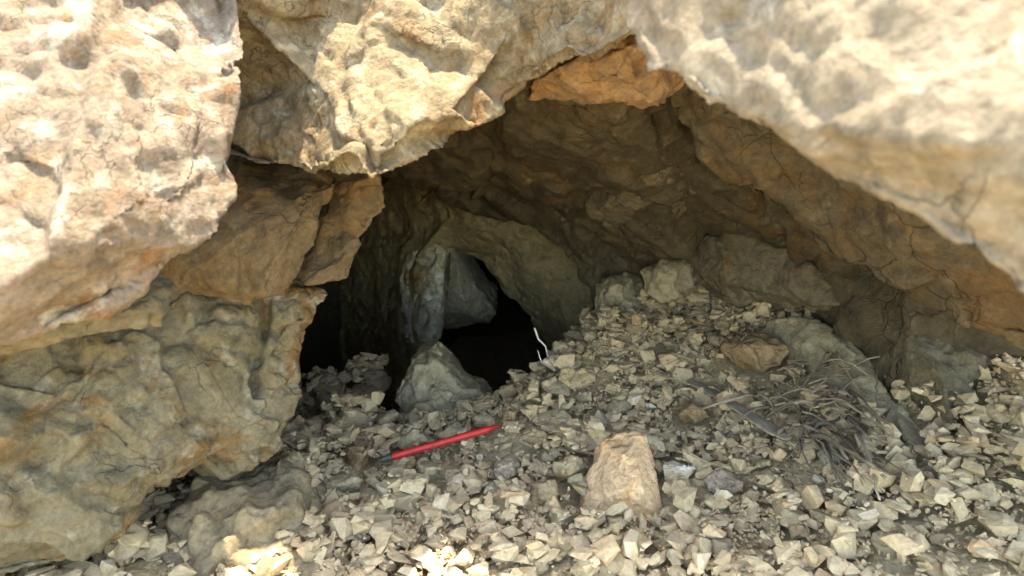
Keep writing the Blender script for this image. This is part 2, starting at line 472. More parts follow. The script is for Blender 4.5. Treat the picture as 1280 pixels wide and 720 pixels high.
# height grid on which loose stones settle
GX0, GX1, GY0, GY1, GR = -1.5, 1.5, 0.55, 3.1, 0.005
gxs = np.arange(GX0, GX1, GR); gys = np.arange(GY0, GY1, GR)
GXX, GYY = np.meshgrid(gxs, gys)
HZ = gz(GXX.ravel(), GYY.ravel()).reshape(GXX.shape)
HZ0 = HZ.copy()
TAKEN = np.zeros(HZ.shape, bool)          # ground covered by the large single stones
def patch(x, y, r):
    i0 = max(0, int((x - r - GX0) / GR)); i1 = min(len(gxs), int((x + r - GX0) / GR) + 2)
    j0 = max(0, int((y - r - GY0) / GR)); j1 = min(len(gys), int((y + r - GY0) / GR) + 2)
    return slice(j0, j1), slice(i0, i1)
def ground_hit(px, py):
    """point where the view ray through a pixel meets the ground"""
    d = ray(px, py)
    k = np.arange(0.6, 3.2, 0.004)
    hit = np.nonzero(CAM.z + d.z * k < gz(CAM.x + d.x * k, CAM.y + d.y * k))[0]
    return CAM + d * float(k[hit[0]] if len(hit) else 2.4)

# ground sheet: fine where it is seen, stretching to the horizon
def axis(lo, hi, step, far):
    a = list(np.arange(lo, hi + 1e-6, step))
    s = step; left = []; x = lo
    while x > -far:
        s *= 1.5; x -= s; left.append(x)
    s = step; right = []; x = hi
    while x < far:
        s *= 1.5; x += s; right.append(x)
    return np.array(left[::-1] + a + right)
ax = axis(-1.5, 1.5, 0.014, 400); ay = axis(0.4, 3.6, 0.014, 400)
XX, YY = np.meshgrid(ax, ay)
fx, fy = XX.ravel(), YY.ravel()
z = gz(fx, fy)
p3 = np.stack([fx, fy, z], 1)
z = z + 0.018 * fbm(p3 * 7, 4, 70) * (np.abs(fx) < 3) - 0.006
nx, ny = len(ax), len(ay)
idx = np.arange(nx * ny).reshape(ny, nx)
fa = np.stack([idx[:-1, :-1], idx[:-1, 1:], idx[1:, 1:], idx[1:, :-1]], -1).reshape(-1, 4)
gme = mesh_from('ground', np.stack([fx, fy, z], 1), fa.tolist(), m_soil, True)
ground = link('ground', gme, kind='structure')

# ------------------------------------------------------------------ bedrock: the hill with the tunnel cavity in it
def build_bedrock():
    st = [(1.35, (-1.05, 1.75), (-0.6, 1.75)), (1.8, (-1.6, 1.7), (-0.7, 1.5)), (2.6, (-1.5, 1.5), (-1.0, 1.2)), (3.4, (-1.3, 1.1), (-1.4, 0.9)),
          (4.4, (-0.9, 0.9), (-1.7, 0.4)), (5.4, (-0.5, 0.6), (-2.0, -0.4))]
    N = 28
    co = []; faces = []
    rings = []
    for y, (x0, x1), (z0, z1) in st:
        cx, cz, rx, rz = (x0 + x1) / 2, (z0 + z1) / 2, (x1 - x0) / 2, (z1 - z0) / 2
        ring = []
        for i in range(N):
            a = 2 * math.pi * i / N
            ring.append(len(co)); co.append((cx + rx * math.cos(a), y, cz + rz * math.sin(a)))
        rings.append(ring)
    for r0, r1 in zip(rings[:-1], rings[1:]):
        for i in range(N): faces.append([r0[i], r0[(i + 1) % N], r1[(i + 1) % N], r1[i]])
    faces.append(rings[-1])
    # outer face of the hill round the mouth, then the slope above
    prev = rings[0]
    for s, yy in ((1.7, 1.30), (2.6, 1.6), (4.0, 2.6), (7.0, 6.0), (14.0, 16.0)):
        ring = []
        for i in range(N):
            a = 2 * math.pi * i / N
            ring.append(len(co))
            zc = 0.5 + 1.17 * s * math.sin(a)
            co.append((0.35 + 1.4 * s * math.cos(a), yy, max(zc, -1.2)))
        for i in range(N): faces.append([prev[i], ring[i], ring[(i + 1) % N], prev[(i + 1) % N]])
        prev = ring
    bm = bmesh.new()
    vs_ = [bm.verts.new(c) for c in co]
    for f in faces: bm.faces.new([vs_[i] for i in f])
    bmesh.ops.triangulate(bm, faces=bm.faces[:])
    bmesh.ops.subdivide_edges(bm, edges=bm.edges[:], cuts=5, use_grid_fill=True)
    bmesh.ops.recalc_face_normals(bm, faces=bm.faces)
    me = bpy.data.meshes.new('bedrock')
    bm.to_mesh(me); bm.free()
    p = vget(me)
    q = p + np.stack([vnoise(p * 3, 5), vnoise(p * 3, 6), vnoise(p * 3, 7)], 1) * 0.05
    me.vertices.foreach_set('co', q.astype(np.float32).ravel())
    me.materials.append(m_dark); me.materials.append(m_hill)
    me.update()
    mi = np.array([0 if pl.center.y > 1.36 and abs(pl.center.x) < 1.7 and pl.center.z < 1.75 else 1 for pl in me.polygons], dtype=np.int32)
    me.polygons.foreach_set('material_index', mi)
    smooth_shade(me)
    return link('bedrock', me, kind='structure')
build_bedrock()

# ------------------------------------------------------------------ rock masses of the portal and the passage
rock_mass('portal_boulder',
    [(-260, -160, .88), (285, -160, 1.15), (312, 60, 1.0), (312, 110, .94), (306, 150, .93), (310, 200, .91), (300, 235, .89), (272, 290, .86), (235, 320, .84),
     (205, 345, .83), (185, 375, .82), (160, 395, .80), (90, 420, .78), (-260, 470, .68)],
    [(200, 130, .84), (235, 230, .79), (252, 180, .83), (180, 250, .75), (100, 200, .73), (170, 330, .77), (60, 330, .69), (100, 50, .84), (-50, 150, .70), (215, 20, .93), (262, 100, .89)],
    (-0.45, 0.3, 0.1), m_sunlit, 0.0065, 'pale pink sunlit boulder bulging at the mouth of the tunnel', 'boulder', seed=3, big=.03, mid=.016, small=.006,
    cracks=[([(205, 100, .85), (200, 150, .82), (172, 165, .8)], .004, .016), ([(160, 180, .76), (170, 165, .78), (205, 150, .82)], .004, .015), ([(262, 90, .86), (255, 140, .85), (245, 175, .83)], .005, .014)])
rock_mass('rock_lobe',
    [(-260, 400, .85), (150, 350, .95), (195, 340, .97), (225, 352, 1.0), (238, 370, 1.0), (232, 386, .98), (205, 412, .96), (160, 416, .92), (90, 430, .88), (-260, 500, .78)],
    [(190, 380, .92), (130, 395, .86), (0, 420, .80)],
    (-0.45, 0.3, 0.1), m_olive, 0.006, 'rounded beige rock lobe tucked under the sunlit boulder', 'rock', seed=41, big=.012, mid=.008, small=.004)
rock_mass('portal_brow',
    [(190, -160, .98), (350, -160, .98), (540, -160, 1.24), (690, -160, .95), (1150, -160, .86), (1100, 50, .93), (900, 50, .95), (820, 35, .95), (735, 75, 1.0), (700, 92, 1.06), (668, 112, 1.15), (640, 128, 1.14), (615, 150, 1.12), (608, 162, 1.10), (570, 172, 1.10), (562, 185, 1.08),  # unseen top and right edge shaped to jut out and block the sun
     (535, 193, 1.04), (510, 205, 1.02), (490, 222, 1.0), (475, 232, .99), (460, 236, .99), (440, 224, 1.0), (415, 224, 1.03), (390, 228, 1.10), (360, 214, 1.15), (330, 212, 1.16), (270, 205, 1.2),
     (215, 160, 1.2), (200, 60, 1.18)],
    [(470, 190, .975), (520, 150, .975), (440, 130, 1.04), (380, 165, 1.11), (345, 120, 1.17), (390, 105, 1.10), (600, 100, 1.09), (500, 60, 1.13), (400, 20, 1.16), (310, 30, 1.06), (660, 0, 1.09), (565, 135, 1.0), (330, 170, 1.15)],
    (-0.02, 0.5, 0.28), m_brow, 0.006, 'cream sunlit rock brow overhanging the dark opening', 'rock', seed=14, big=.028, mid=.014, small=.006)
rock_mass('rock_block',
    [(270, 180, 1.410), (330, 200, 1.370), (415, 212, 1.310), (424, 228, 1.290), (412, 250, 1.290), (396, 300, 1.290), (376, 345, 1.290), (360, 370, 1.280), (320, 376, 1.260), (300, 381, 1.250), (262, 374, 1.250),
     (230, 374, 1.250), (205, 350, 1.220), (140, 330, 1.190), (140, 250, 1.270)],
    [(388, 245, 1.240), (365, 290, 1.220), (330, 366, 1.210), (300, 300, 1.225), (250, 340, 1.200), (300, 240, 1.290)],
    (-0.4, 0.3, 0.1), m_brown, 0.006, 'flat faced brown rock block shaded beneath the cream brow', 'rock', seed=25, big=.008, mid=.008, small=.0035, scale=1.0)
rock_mass('rock_block',
    [(395, 190, 1.4), (440, 195, 1.38), (478, 210, 1.36), (486, 262, 1.36), (470, 276, 1.36), (455, 300, 1.36), (446, 330, 1.35), (436, 351, 1.35), (410, 354, 1.34), (372, 358, 1.33), (362, 330, 1.36), (390, 270, 1.4)],
    [(420, 330, 1.32), (440, 250, 1.35), (400, 336, 1.32)],
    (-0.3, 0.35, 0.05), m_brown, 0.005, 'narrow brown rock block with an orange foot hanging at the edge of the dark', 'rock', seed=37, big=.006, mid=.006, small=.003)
rock_mass('rock_wall',
    [(-260, 420, 1.000), (140, 390, 1.150), (232, 378, 1.250), (300, 374, 1.320), (365, 366, 1.350), (380, 356, 1.380), (416, 358, 1.380), (416, 376, 1.380), (400, 388, 1.380), (392, 420, 1.370), (381, 440, 1.370), (377, 470, 1.360),
     (382, 498, 1.350), (373, 518, 1.350), (367, 545, 1.340), (360, 562, 1.330), (335, 578, 1.320), (310, 588, 1.310), (285, 598, 1.300), (250, 605, 1.270), (225, 622, 1.250), (200, 640, 1.200), (140, 690, 1.130), (-260, 800, 1.000)],
    [(318, 440, 1.290), (342, 440, 1.300), (310, 480, 1.270), (345, 490, 1.320), (345, 535, 1.280), (300, 520, 1.230), (300, 572, 1.250), (250, 540, 1.200), (260, 450, 1.210), (210, 480, 1.170), (200, 590, 1.110), (220, 410, 1.220), (100, 500, 1.050), (60, 620, 1.030), (380, 400, 1.320)],
    (-0.45, 0.3, 0.05), m_olive, 0.0055, 'olive grey rock wall with a vertical crack below the brown block', 'rock', kind='thing', seed=52, big=.034, mid=.018, small=.006, scale=1.2,
    cracks=[([(333, 372, 1.340), (331, 400, 1.320), (322, 430, 1.290), (318, 460, 1.285), (322, 490, 1.280)], .010, .06), ([(310, 480, 1.270), (345, 486, 1.310), (378, 480, 1.360)], .004, .014),
            ([(298, 538, 1.230), (335, 536, 1.270), (360, 540, 1.320)], .005, .015)])
rock_mass('buttress_rock',
    [(150, 800, 1.1), (205, 640, 1.32), (250, 600, 1.4), (300, 588, 1.42), (350, 565, 1.45), (374, 556, 1.47), (396, 582, 1.48), (408, 605, 1.48), (420, 630, 1.45), (450, 700, 1.32), (480, 800, 1.2)],
    [(340, 625, 1.32), (390, 640, 1.36), (300, 680, 1.22), (360, 700, 1.24)],
    (-0.2, 0.3, -0.2), m_tan, 0.006, 'dusty tan rock at the foot of the olive wall', 'rock', seed=66, big=.03, mid=.018, small=.006, scale=1.3)
rock_mass('rock_slab',
    [(655, 126, 1.3), (668, 108, 1.22), (690, 85, 1.13), (740, 55, 1.08), (850, 20, 1.0), (920, 90, 1.08), (850, 112, 1.2), (835, 120, 1.2), (828, 135, 1.2), (800, 137, 1.22), (780, 130, 1.25), (740, 128, 1.27), (700, 126, 1.28), (680, 122, 1.28)],
    [(760, 108, 1.10), (800, 118, 1.10), (720, 110, 1.15), (790, 60, 1.02)],  # upper slab pulled forward to keep sun off the floor
    (0.05, 0.4, 0.25), m_orange, 0.005, 'cracked orange rock slab wedged at the top of the opening', 'rock', seed=71, big=.008, mid=.009, small=.004,
    cracks=[([(672, 112, 1.22), (700, 112, 1.22), (715, 101, 1.2)], .006, .035), ([(745, 100, 1.18), (770, 95, 1.18), (800, 92, 1.17)], .006, .035), ([(690, 120, 1.26), (672, 112, 1.23)], .004, .016)])
rock_mass('overhanging_rock',
    [(775, 40, .63), (798, 88, .60), (830, 110, .58), (870, 140, .56), (900, 155, .55), (960, 185, .53), (1000, 208, .52), (1040, 226, .50), (1080, 250, .48), (1120, 270, .46), (1200, 330, .44), (1550, 560, .42),
     (1750, 200, .35), (1500, -260, .40), (790, -260, .60)],
    [(900, 100, .54), (1000, 140, .48), (1040, 165, .47), (1100, 180, .44), (1200, 150, .40), (950, 30, .50), (1060, 60, .45), (880, 60, .55)],
    (0.3, 0.12, 0.28), m_near, 0.006, 'blurred cream rock overhanging close on the upper right', 'rock', seed=83, big=.012, mid=.008, small=.003, scale=1.4,
    cracks=[([(1042, 168, .47), (1062, 182, .465), (1072, 192, .46)], .006, .018)])
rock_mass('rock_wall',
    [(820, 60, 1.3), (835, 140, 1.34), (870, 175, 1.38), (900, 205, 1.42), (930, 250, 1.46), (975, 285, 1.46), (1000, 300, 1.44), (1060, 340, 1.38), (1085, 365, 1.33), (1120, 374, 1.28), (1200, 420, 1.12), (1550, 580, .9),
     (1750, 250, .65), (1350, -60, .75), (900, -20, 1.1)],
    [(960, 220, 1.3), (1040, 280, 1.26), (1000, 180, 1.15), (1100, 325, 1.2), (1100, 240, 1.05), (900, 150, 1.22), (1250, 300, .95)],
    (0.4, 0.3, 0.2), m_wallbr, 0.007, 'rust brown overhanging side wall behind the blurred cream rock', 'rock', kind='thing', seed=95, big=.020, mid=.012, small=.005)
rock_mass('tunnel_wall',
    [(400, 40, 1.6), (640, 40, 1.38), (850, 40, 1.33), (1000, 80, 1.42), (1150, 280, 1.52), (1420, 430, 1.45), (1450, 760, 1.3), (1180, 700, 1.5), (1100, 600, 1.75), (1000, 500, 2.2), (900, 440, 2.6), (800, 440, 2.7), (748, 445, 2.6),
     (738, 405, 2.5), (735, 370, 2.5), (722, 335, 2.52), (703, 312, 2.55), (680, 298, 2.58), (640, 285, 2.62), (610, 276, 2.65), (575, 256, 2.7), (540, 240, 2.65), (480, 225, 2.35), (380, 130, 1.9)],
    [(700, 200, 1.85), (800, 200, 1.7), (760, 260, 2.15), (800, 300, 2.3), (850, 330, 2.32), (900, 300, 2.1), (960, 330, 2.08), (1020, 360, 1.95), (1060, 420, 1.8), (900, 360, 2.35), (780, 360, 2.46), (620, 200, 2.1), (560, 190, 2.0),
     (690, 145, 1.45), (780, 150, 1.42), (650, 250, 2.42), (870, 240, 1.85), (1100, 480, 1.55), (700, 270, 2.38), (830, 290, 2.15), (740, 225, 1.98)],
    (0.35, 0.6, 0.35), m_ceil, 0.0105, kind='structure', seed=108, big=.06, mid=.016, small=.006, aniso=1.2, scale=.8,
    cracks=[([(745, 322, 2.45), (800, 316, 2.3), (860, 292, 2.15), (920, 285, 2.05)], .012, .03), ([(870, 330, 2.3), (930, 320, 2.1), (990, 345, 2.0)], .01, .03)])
lean = rock_mass('leaning_slab',
    [(940, 425, 2.010), (965, 392, 1.990), (1010, 392, 1.880), (1050, 412, 1.780), (1090, 445, 1.650), (1120, 500, 1.510), (1200, 570, 1.310), (1210, 680, 1.160), (1130, 640, 1.360), (1080, 560, 1.510), (1040, 500, 1.690), (990, 460, 1.860)],
    [(1030, 440, 1.710), (1080, 490, 1.550), (1130, 570, 1.370), (990, 420, 1.870)],
    (0.15, 0.15, -0.35), m_grey, 0.007, 'smooth grey slab leaning at the foot of the side wall behind the twigs', 'rock', seed=121, big=.006, mid=.005, small=.002)
rock_mass('rock_block',
    [(742, 352, 2.42), (770, 344, 2.38), (800, 350, 2.4), (812, 380, 2.38), (806, 410, 2.36), (770, 420, 2.35), (742, 412, 2.4)],
    [(772, 378, 2.31), (760, 365, 2.33)],
    (0.15, 0.2, -0.03), m_grey, 0.007, 'squarish grey block above the crest of the rubble', 'rock', seed=133, big=.008, mid=.008, small=.004)
rock_mass('rock_block',
    [(796, 336, 2.3), (830, 319, 2.27), (868, 328, 2.25), (874, 360, 2.22), (845, 380, 2.2), (805, 368, 2.25)],
    [(832, 345, 2.19), (815, 335, 2.22)],
    (0.15, 0.2, -0.03), m_grey, 0.007, 'pink stained grey rock jutting from the wall beside the squarish block', 'rock', seed=139, big=.012, mid=.012, small=.005)
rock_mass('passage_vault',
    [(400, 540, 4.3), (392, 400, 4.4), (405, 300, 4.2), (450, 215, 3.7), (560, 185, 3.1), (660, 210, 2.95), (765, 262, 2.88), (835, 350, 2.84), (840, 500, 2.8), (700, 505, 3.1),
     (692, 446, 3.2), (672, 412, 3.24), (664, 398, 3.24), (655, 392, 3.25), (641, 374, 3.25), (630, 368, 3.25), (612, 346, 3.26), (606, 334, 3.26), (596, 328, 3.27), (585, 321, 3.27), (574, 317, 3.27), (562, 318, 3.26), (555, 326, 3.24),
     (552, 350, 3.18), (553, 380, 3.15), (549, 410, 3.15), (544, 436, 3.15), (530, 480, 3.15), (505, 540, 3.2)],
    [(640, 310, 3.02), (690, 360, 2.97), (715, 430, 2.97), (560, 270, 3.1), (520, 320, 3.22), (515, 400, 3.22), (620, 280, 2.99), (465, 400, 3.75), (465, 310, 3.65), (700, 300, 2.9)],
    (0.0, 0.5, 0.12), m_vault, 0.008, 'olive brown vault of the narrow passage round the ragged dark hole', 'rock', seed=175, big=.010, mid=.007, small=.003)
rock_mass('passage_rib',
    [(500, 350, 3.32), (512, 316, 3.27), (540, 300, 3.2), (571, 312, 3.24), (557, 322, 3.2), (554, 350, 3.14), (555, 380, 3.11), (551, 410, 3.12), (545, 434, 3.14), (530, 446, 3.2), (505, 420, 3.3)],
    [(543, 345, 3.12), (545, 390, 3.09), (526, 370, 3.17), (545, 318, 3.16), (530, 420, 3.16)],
    (-0.02, 0.3, 0.03), m_ribglow, 0.007, 'blue grey mineral rib, paled to imitate a glow, deep inside the passage', 'rock', seed=151, big=.008, mid=.009, small=.004)
rock_mass('rock_ledge',
    [(850, 305, 2.2), (900, 287, 2.08), (960, 290, 1.96), (1000, 310, 1.88), (1040, 345, 1.82), (1065, 385, 1.76), (1000, 395, 1.9), (940, 385, 2.05), (890, 370, 2.2), (855, 345, 2.28)],
    [(900, 330, 2.05), (960, 335, 1.92), (1010, 365, 1.82), (930, 360, 2.02)],
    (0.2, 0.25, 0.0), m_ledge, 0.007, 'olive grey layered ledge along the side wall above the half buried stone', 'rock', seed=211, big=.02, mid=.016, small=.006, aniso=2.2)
rock_mass('rock_ledge',
    [(725, 235, 2.050), (745, 205, 1.870), (800, 185, 1.710), (850, 200, 1.710), (872, 250, 1.850), (850, 290, 2.070), (800, 308, 2.250), (755, 290, 2.250)],
    [(790, 225, 1.810), (830, 240, 1.810), (790, 270, 2.070)],
    (0.2, 0.35, 0.2), m_ledge, 0.007, 'tan grey bulge in the tunnel roof above the squarish block', 'rock', seed=223, big=.03, mid=.014, small=.005)
rock_mass('rock_ledge',
    [(1040, 350, 1.880), (1090, 372, 1.700), (1130, 400, 1.560), (1180, 470, 1.420), (1200, 540, 1.350), (1130, 520, 1.540), (1100, 460, 1.680), (1060, 410, 1.840)],
    [(1090, 410, 1.670), (1135, 460, 1.520)],
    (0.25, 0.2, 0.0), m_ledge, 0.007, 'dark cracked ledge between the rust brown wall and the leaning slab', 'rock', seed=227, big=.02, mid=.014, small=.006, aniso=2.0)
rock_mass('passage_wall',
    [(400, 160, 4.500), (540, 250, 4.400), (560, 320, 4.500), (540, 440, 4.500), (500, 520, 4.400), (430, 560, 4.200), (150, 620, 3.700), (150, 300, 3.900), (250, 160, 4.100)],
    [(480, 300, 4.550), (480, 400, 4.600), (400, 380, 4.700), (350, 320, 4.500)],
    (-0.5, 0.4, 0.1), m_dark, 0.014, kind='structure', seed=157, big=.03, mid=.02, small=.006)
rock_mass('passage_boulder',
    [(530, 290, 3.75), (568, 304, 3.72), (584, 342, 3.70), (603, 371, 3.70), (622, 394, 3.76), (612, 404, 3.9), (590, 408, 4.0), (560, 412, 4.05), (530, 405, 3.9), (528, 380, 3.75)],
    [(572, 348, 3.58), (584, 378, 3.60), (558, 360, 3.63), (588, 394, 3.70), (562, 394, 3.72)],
    (0, 0.4, 0.05), m_boulderglow, 0.010, 'smooth grey boulder, lightened to imitate a glow, deep in the passage', 'boulder', seed=163, big=.006, mid=.004, small=.002)
# ------------------------------------------------------------------ large single stones
cone = rock_mass('peaked_boulder',
    [(490, 530, 2.04), (492, 500, 2.05), (499, 480, 2.08), (514, 453, 2.12), (530, 432, 2.15), (544, 425, 2.15), (560, 444, 2.13), (573, 466, 2.1), (594, 478, 2.08), (609, 492, 2.06), (612, 520, 2.05), (600, 545, 2.0), (540, 550, 1.95)],
    [(540, 478, 2.0), (528, 505, 1.96), (565, 492, 1.98), (575, 520, 1.95)],
    (0.0, 0.22, -0.08), m_grey, 0.006, 'peaked grey boulder standing at the lip of the dark hole', 'boulder', seed=187, big=.018, mid=.012, small=.005, scale=1.3)
orange = rock_mass('orange_boulder',
    [(727, 622, 1.42), (734, 590, 1.45), (747, 574, 1.47), (750, 545, 1.50), (780, 540, 1.51), (808, 543, 1.50), (814, 560, 1.48), (822, 600, 1.44), (832, 655, 1.39), (728, 660, 1.38)],
    [(775, 568, 1.43), (795, 600, 1.385), (762, 612, 1.385)],
    (0.0, 0.06, -0.08), m_salmon, 0.005, 'pinkish orange boulder at the bottom of the rubble slope', 'boulder', seed=199, big=.007, mid=.005, small=.0025)
for o_, r_ in ((cone, .12), (orange, .08), (lean, .2)):
    p = vget(o_.data) + np.array(o_.location)
    ii = np.clip(((p[:, 0] - GX0) / GR).astype(int), 0, len(gxs) - 1); jj = np.clip(((p[:, 1] - GY0) / GR).astype(int), 0, len(gys) - 1)
    np.maximum.at(HZ, (jj, ii), p[:, 2])
    vis = p[:, 2] > gz(p[:, 0], p[:, 1])
    TAKEN[jj[vis], ii[vis]] = True

# ------------------------------------------------------------------ loose stones
def stone_proto(seed, flat=0.6, n=13, sub=False, name='stone'):
    r = np.random.default_rng(seed)
    v = r.normal(size=(n, 3)); v /= np.linalg.norm(v, axis=1)[:, None]
    v = np.sign(v) * np.abs(v) ** 0.8
    v *= np.array([1, r.uniform(.6, .95), flat * r.uniform(.7, 1.2)]) * r.uniform(.85, 1.1, size=(n, 1))
    bm = bmesh.new()
    for c in v: bm.verts.new(c)
    res = bmesh.ops.convex_hull(bm, input=bm.verts[:])
    bmesh.ops.delete(bm, geom=list({g for g in res['geom_interior'] + res['geom_unused'] if isinstance(g, bmesh.types.BMVert)}), context='VERTS')
    bmesh.ops.dissolve_limit(bm, angle_limit=math.radians(14), verts=bm.verts[:], edges=bm.edges[:])
    if sub:
        bmesh.ops.bevel(bm, geom=bm.edges[:], offset=0.075, segments=1, affect='EDGES', clamp_overlap=True)
    bmesh.ops.triangulate(bm, faces=bm.faces[:])
    me = bpy.data.meshes.new(name)
    bm.to_mesh(me); bm.free()
    p = vget(me)
    p /= np.abs(p[:, :2]).max()
    me.vertices.foreach_set('co', p.astype(np.float32).ravel()); me.update()
    smooth_shade(me, False)
    return me
PROTO = [stone_proto(300 + i, 0.32 + 0.42 * ((i * 7) % 10) / 10, 12 + i % 6, True) for i in range(20)]
for m_ in PROTO: m_.materials.append(m_stone); smooth_shade(m_, False)
PV = [vget(m_) for m_ in PROTO]
WORN = []
for i in range(9):
    b_ = stone_proto(1300 + i, 0.42 + 0.05 * (i % 5), 12 + i % 4, False)
    w_ = remesh(vget(b_) * 0.05, [tuple(pl.vertices) for pl in b_.polygons], 0.0042)
    roughen(w_, big=.010, mid=.006, small=.0022, scale=2.2, seed=1400 + i * 5)
    w_.vertices.foreach_set('co', (vget(w_) / 0.05).astype(np.float32).ravel()); w_.update()
    smooth_shade(w_); w_.materials.clear(); w_.materials.append(m_stone); w_.name = 'stone'
    bpy.data.meshes.remove(b_)
    WORN.append(w_)
WV = [vget(m_) for m_ in WORN]
SMALL = [stone_proto(600 + i, 0.3 + 0.45 * ((i * 3) % 10) / 10, 8 + i % 4, i % 4 == 0) for i in range(24)]
SV = [vget(m_) for m_ in SMALL]
SF = [[tuple(pl.vertices) for pl in m_.polygons] for m_ in SMALL]

def settle(v, x, y, rot, size, sink=0.25):
    """lowest resting height for stone vertices v on the height grid, and mark them on it"""
    q = (np.array(rot) @ (v * size).T).T
    r = np.abs(q[:, :2]).max()
    sl = patch(x, y, r * 0.8)
    h = HZ[sl]
    if h.size == 0: return None, None
    top = q[:, 2].max(); bot = q[:, 2].min()
    base = float(np.percentile(h, 60))
    zc = base - bot - (top - bot) * sink
    dx = GXX[sl] - x; dy = GYY[sl] - y
    rr = (dx * dx + dy * dy) / (r * r * 0.7)
    dome = zc + top * (1 - rr * 0.8) * 0.8
    HZ[sl] = np.where(rr < 1, np.maximum(h, dome), h)
    return Vector((x, y, zc)), q

def tilt(maxdeg, spin=None):
    a = random.uniform(0, 2 * math.pi) if spin is None else spin
    ax_ = Vector((random.uniform(-1, 1), random.uniform(-1, 1), 0.01)).normalized()
    # follow the slope a little
    return Matrix.Rotation(math.radians(random.uniform(0, maxdeg)), 3, ax_) @ Matrix.Rotation(a, 3, 'Z')

def tint_mat(name, c):
    return rock_mat(name, c, tuple(x * 0.82 for x in c), tuple(x * y for x, y in zip(c, (1.0, .8, .6))), tuple(min(.8, x * 1.25) for x in c), 0.2, 0.3, 3.0, 0.5, seed=len(name))
M_WH = tint_mat('white_stone', (0.78, 0.72, 0.58)); M_GR = tint_mat('grey_stone', (0.462, 0.377, 0.244)); M_TN = tint_mat('tan_stone', (0.483, 0.367, 0.221))
M_BR = tint_mat('brown_stone', (0.389, 0.274, 0.156)); M_OL = tint_mat('olive_stone', (0.441, 0.382, 0.239)); M_YE = tint_mat('yellow_stone', (0.52, 0.42, 0.24)); M_BL = tint_mat('bluish_stone', (0.378, 0.338, 0.258))
M_PK = tint_mat('pinkish_stone', (0.46, 0.36, 0.27))
# px, py (centre), half width in px, spin, flat, material, label
NAMED = [
 (668, 548, 27, .6, M_TN, 'blocky tan stone at the point of the red stick'),
 (635, 582, 24, 1.1, M_PK, 'pinkish block of stone below the blocky tan stone'),
 (772, 500, 25, .2, M_GR, 'rounded grey stone in the middle of the rubble slope'),
 (866, 508, 30, 1.8, M_BR, 'flat brown stone under the end of the weathered grey stick'),
 (845, 588, 23, .7, M_WH, 'bright white elongated stone beside the orange boulder'),
 (692, 455, 15, 1.0, M_WH, 'white stone on the crest at the foot of the white twig'),
 (655, 490, 22, .9, M_YE, 'tan and orange stone at the edge of the dark hole'),
 (690, 478, 26, 2.0, M_GR, 'angular grey stone just below the white crest stone'),
 (718, 470, 28, .3, M_TN, 'wide brownish stone on the crest of the rubble'),
 (498, 598, 25, .5, M_OL, 'olive yellow block below the dark end of the red stick'),
 (540, 590, 32, 2.2, M_GR, 'long grey stone under the middle of the red stick'),
 (614, 614, 12, 1.6, M_WH, 'small white stone near the bottom below the pinkish block'),
 (580, 584, 11, .4, M_WH, 'small white stone below the red stick'),
 (600, 572, 9, 1.9, M_WH, 'tiny pale stone left of the pinkish block'),
 (822, 490, 12, .8, M_OL, 'pale greenish cube of stone near the flat brown stone'),
 (813, 507, 8, 2.5, M_WH, 'tiny white stone under the pale greenish cube'),
 (1022, 600, 10, .1, M_WH, 'small white stone under the tangled twigs'),
 (988, 619, 11, 1.2, M_WH, 'white chip at the bottom edge below the twigs'),
 (952, 576, 16, .5, M_YE, 'yellow angular chip on the lower rubble'),
 (1038, 568, 19, .2, M_BL, 'bluish grey stone lying among the twigs'),
 (760, 446, 12, .7, M_OL, 'oblong pale stone just behind the crest'),
 (737, 443, 14, 1.3, M_YE, 'orange yellow stone on the crest beside the oblong pale stone'),
 (942, 432, 44, .3, M_BR, 'large brown half buried stone above the tangled twigs'),
 (520, 548, 24, .2, M_GR, 'grey cube of stone behind the dark end of the red stick'),
 (565, 530, 26, .9, M_GR, 'sloping grey stone in front of the peaked boulder'),
 (486, 522, 20, 1.5, M_GR, 'dim grey stone left of the peaked boulder'),
 (450, 562, 30, 2.0, M_BR, 'low brownish stone left of the red stick'),
 (430, 600, 26, .3, M_GR, 'dusky stone by the tan buttress rock'),
 (605, 525, 16, 2.7, M_GR, 'grey stone wedged between peaked boulder and hole'),
 (640, 522, 18, .6, M_BR, 'brown stone touching the tip of the red stick'),
 (860, 398, 13, .5, M_OL, 'pale olive stone high on the rubble below the pink stained rock'),
 (885, 381, 9, 1.5, M_WH, 'small white pebble high against the side wall'),
 (919, 378, 13, .2, M_YE, 'pale yellow flat stone high against the side wall'),
 (920, 350, 18, .2, M_BL, 'bluish grey lump lodged on the side wall ledge'),
 (715, 575, 34, .8, M_GR, 'bluish grey fractured stone left of the orange boulder'),
 (722, 612, 24, 1.4, M_OL, 'pale rough stone at the bottom left of the orange boulder'),
 (905, 600, 28, .4, M_PK, 'warm tan slab at the bottom of the rubble'),
 (680, 610, 26, 1.9, M_TN, 'dull tan stone at the bottom edge of the rubble'),
 (985, 490, 12, 2.2, M_OL, 'pale pebble among the roots of the twig tangle'),
 (1000, 555, 11, 1.0, M_OL, 'rounded yellowish pebble below the twig tangle'),
]
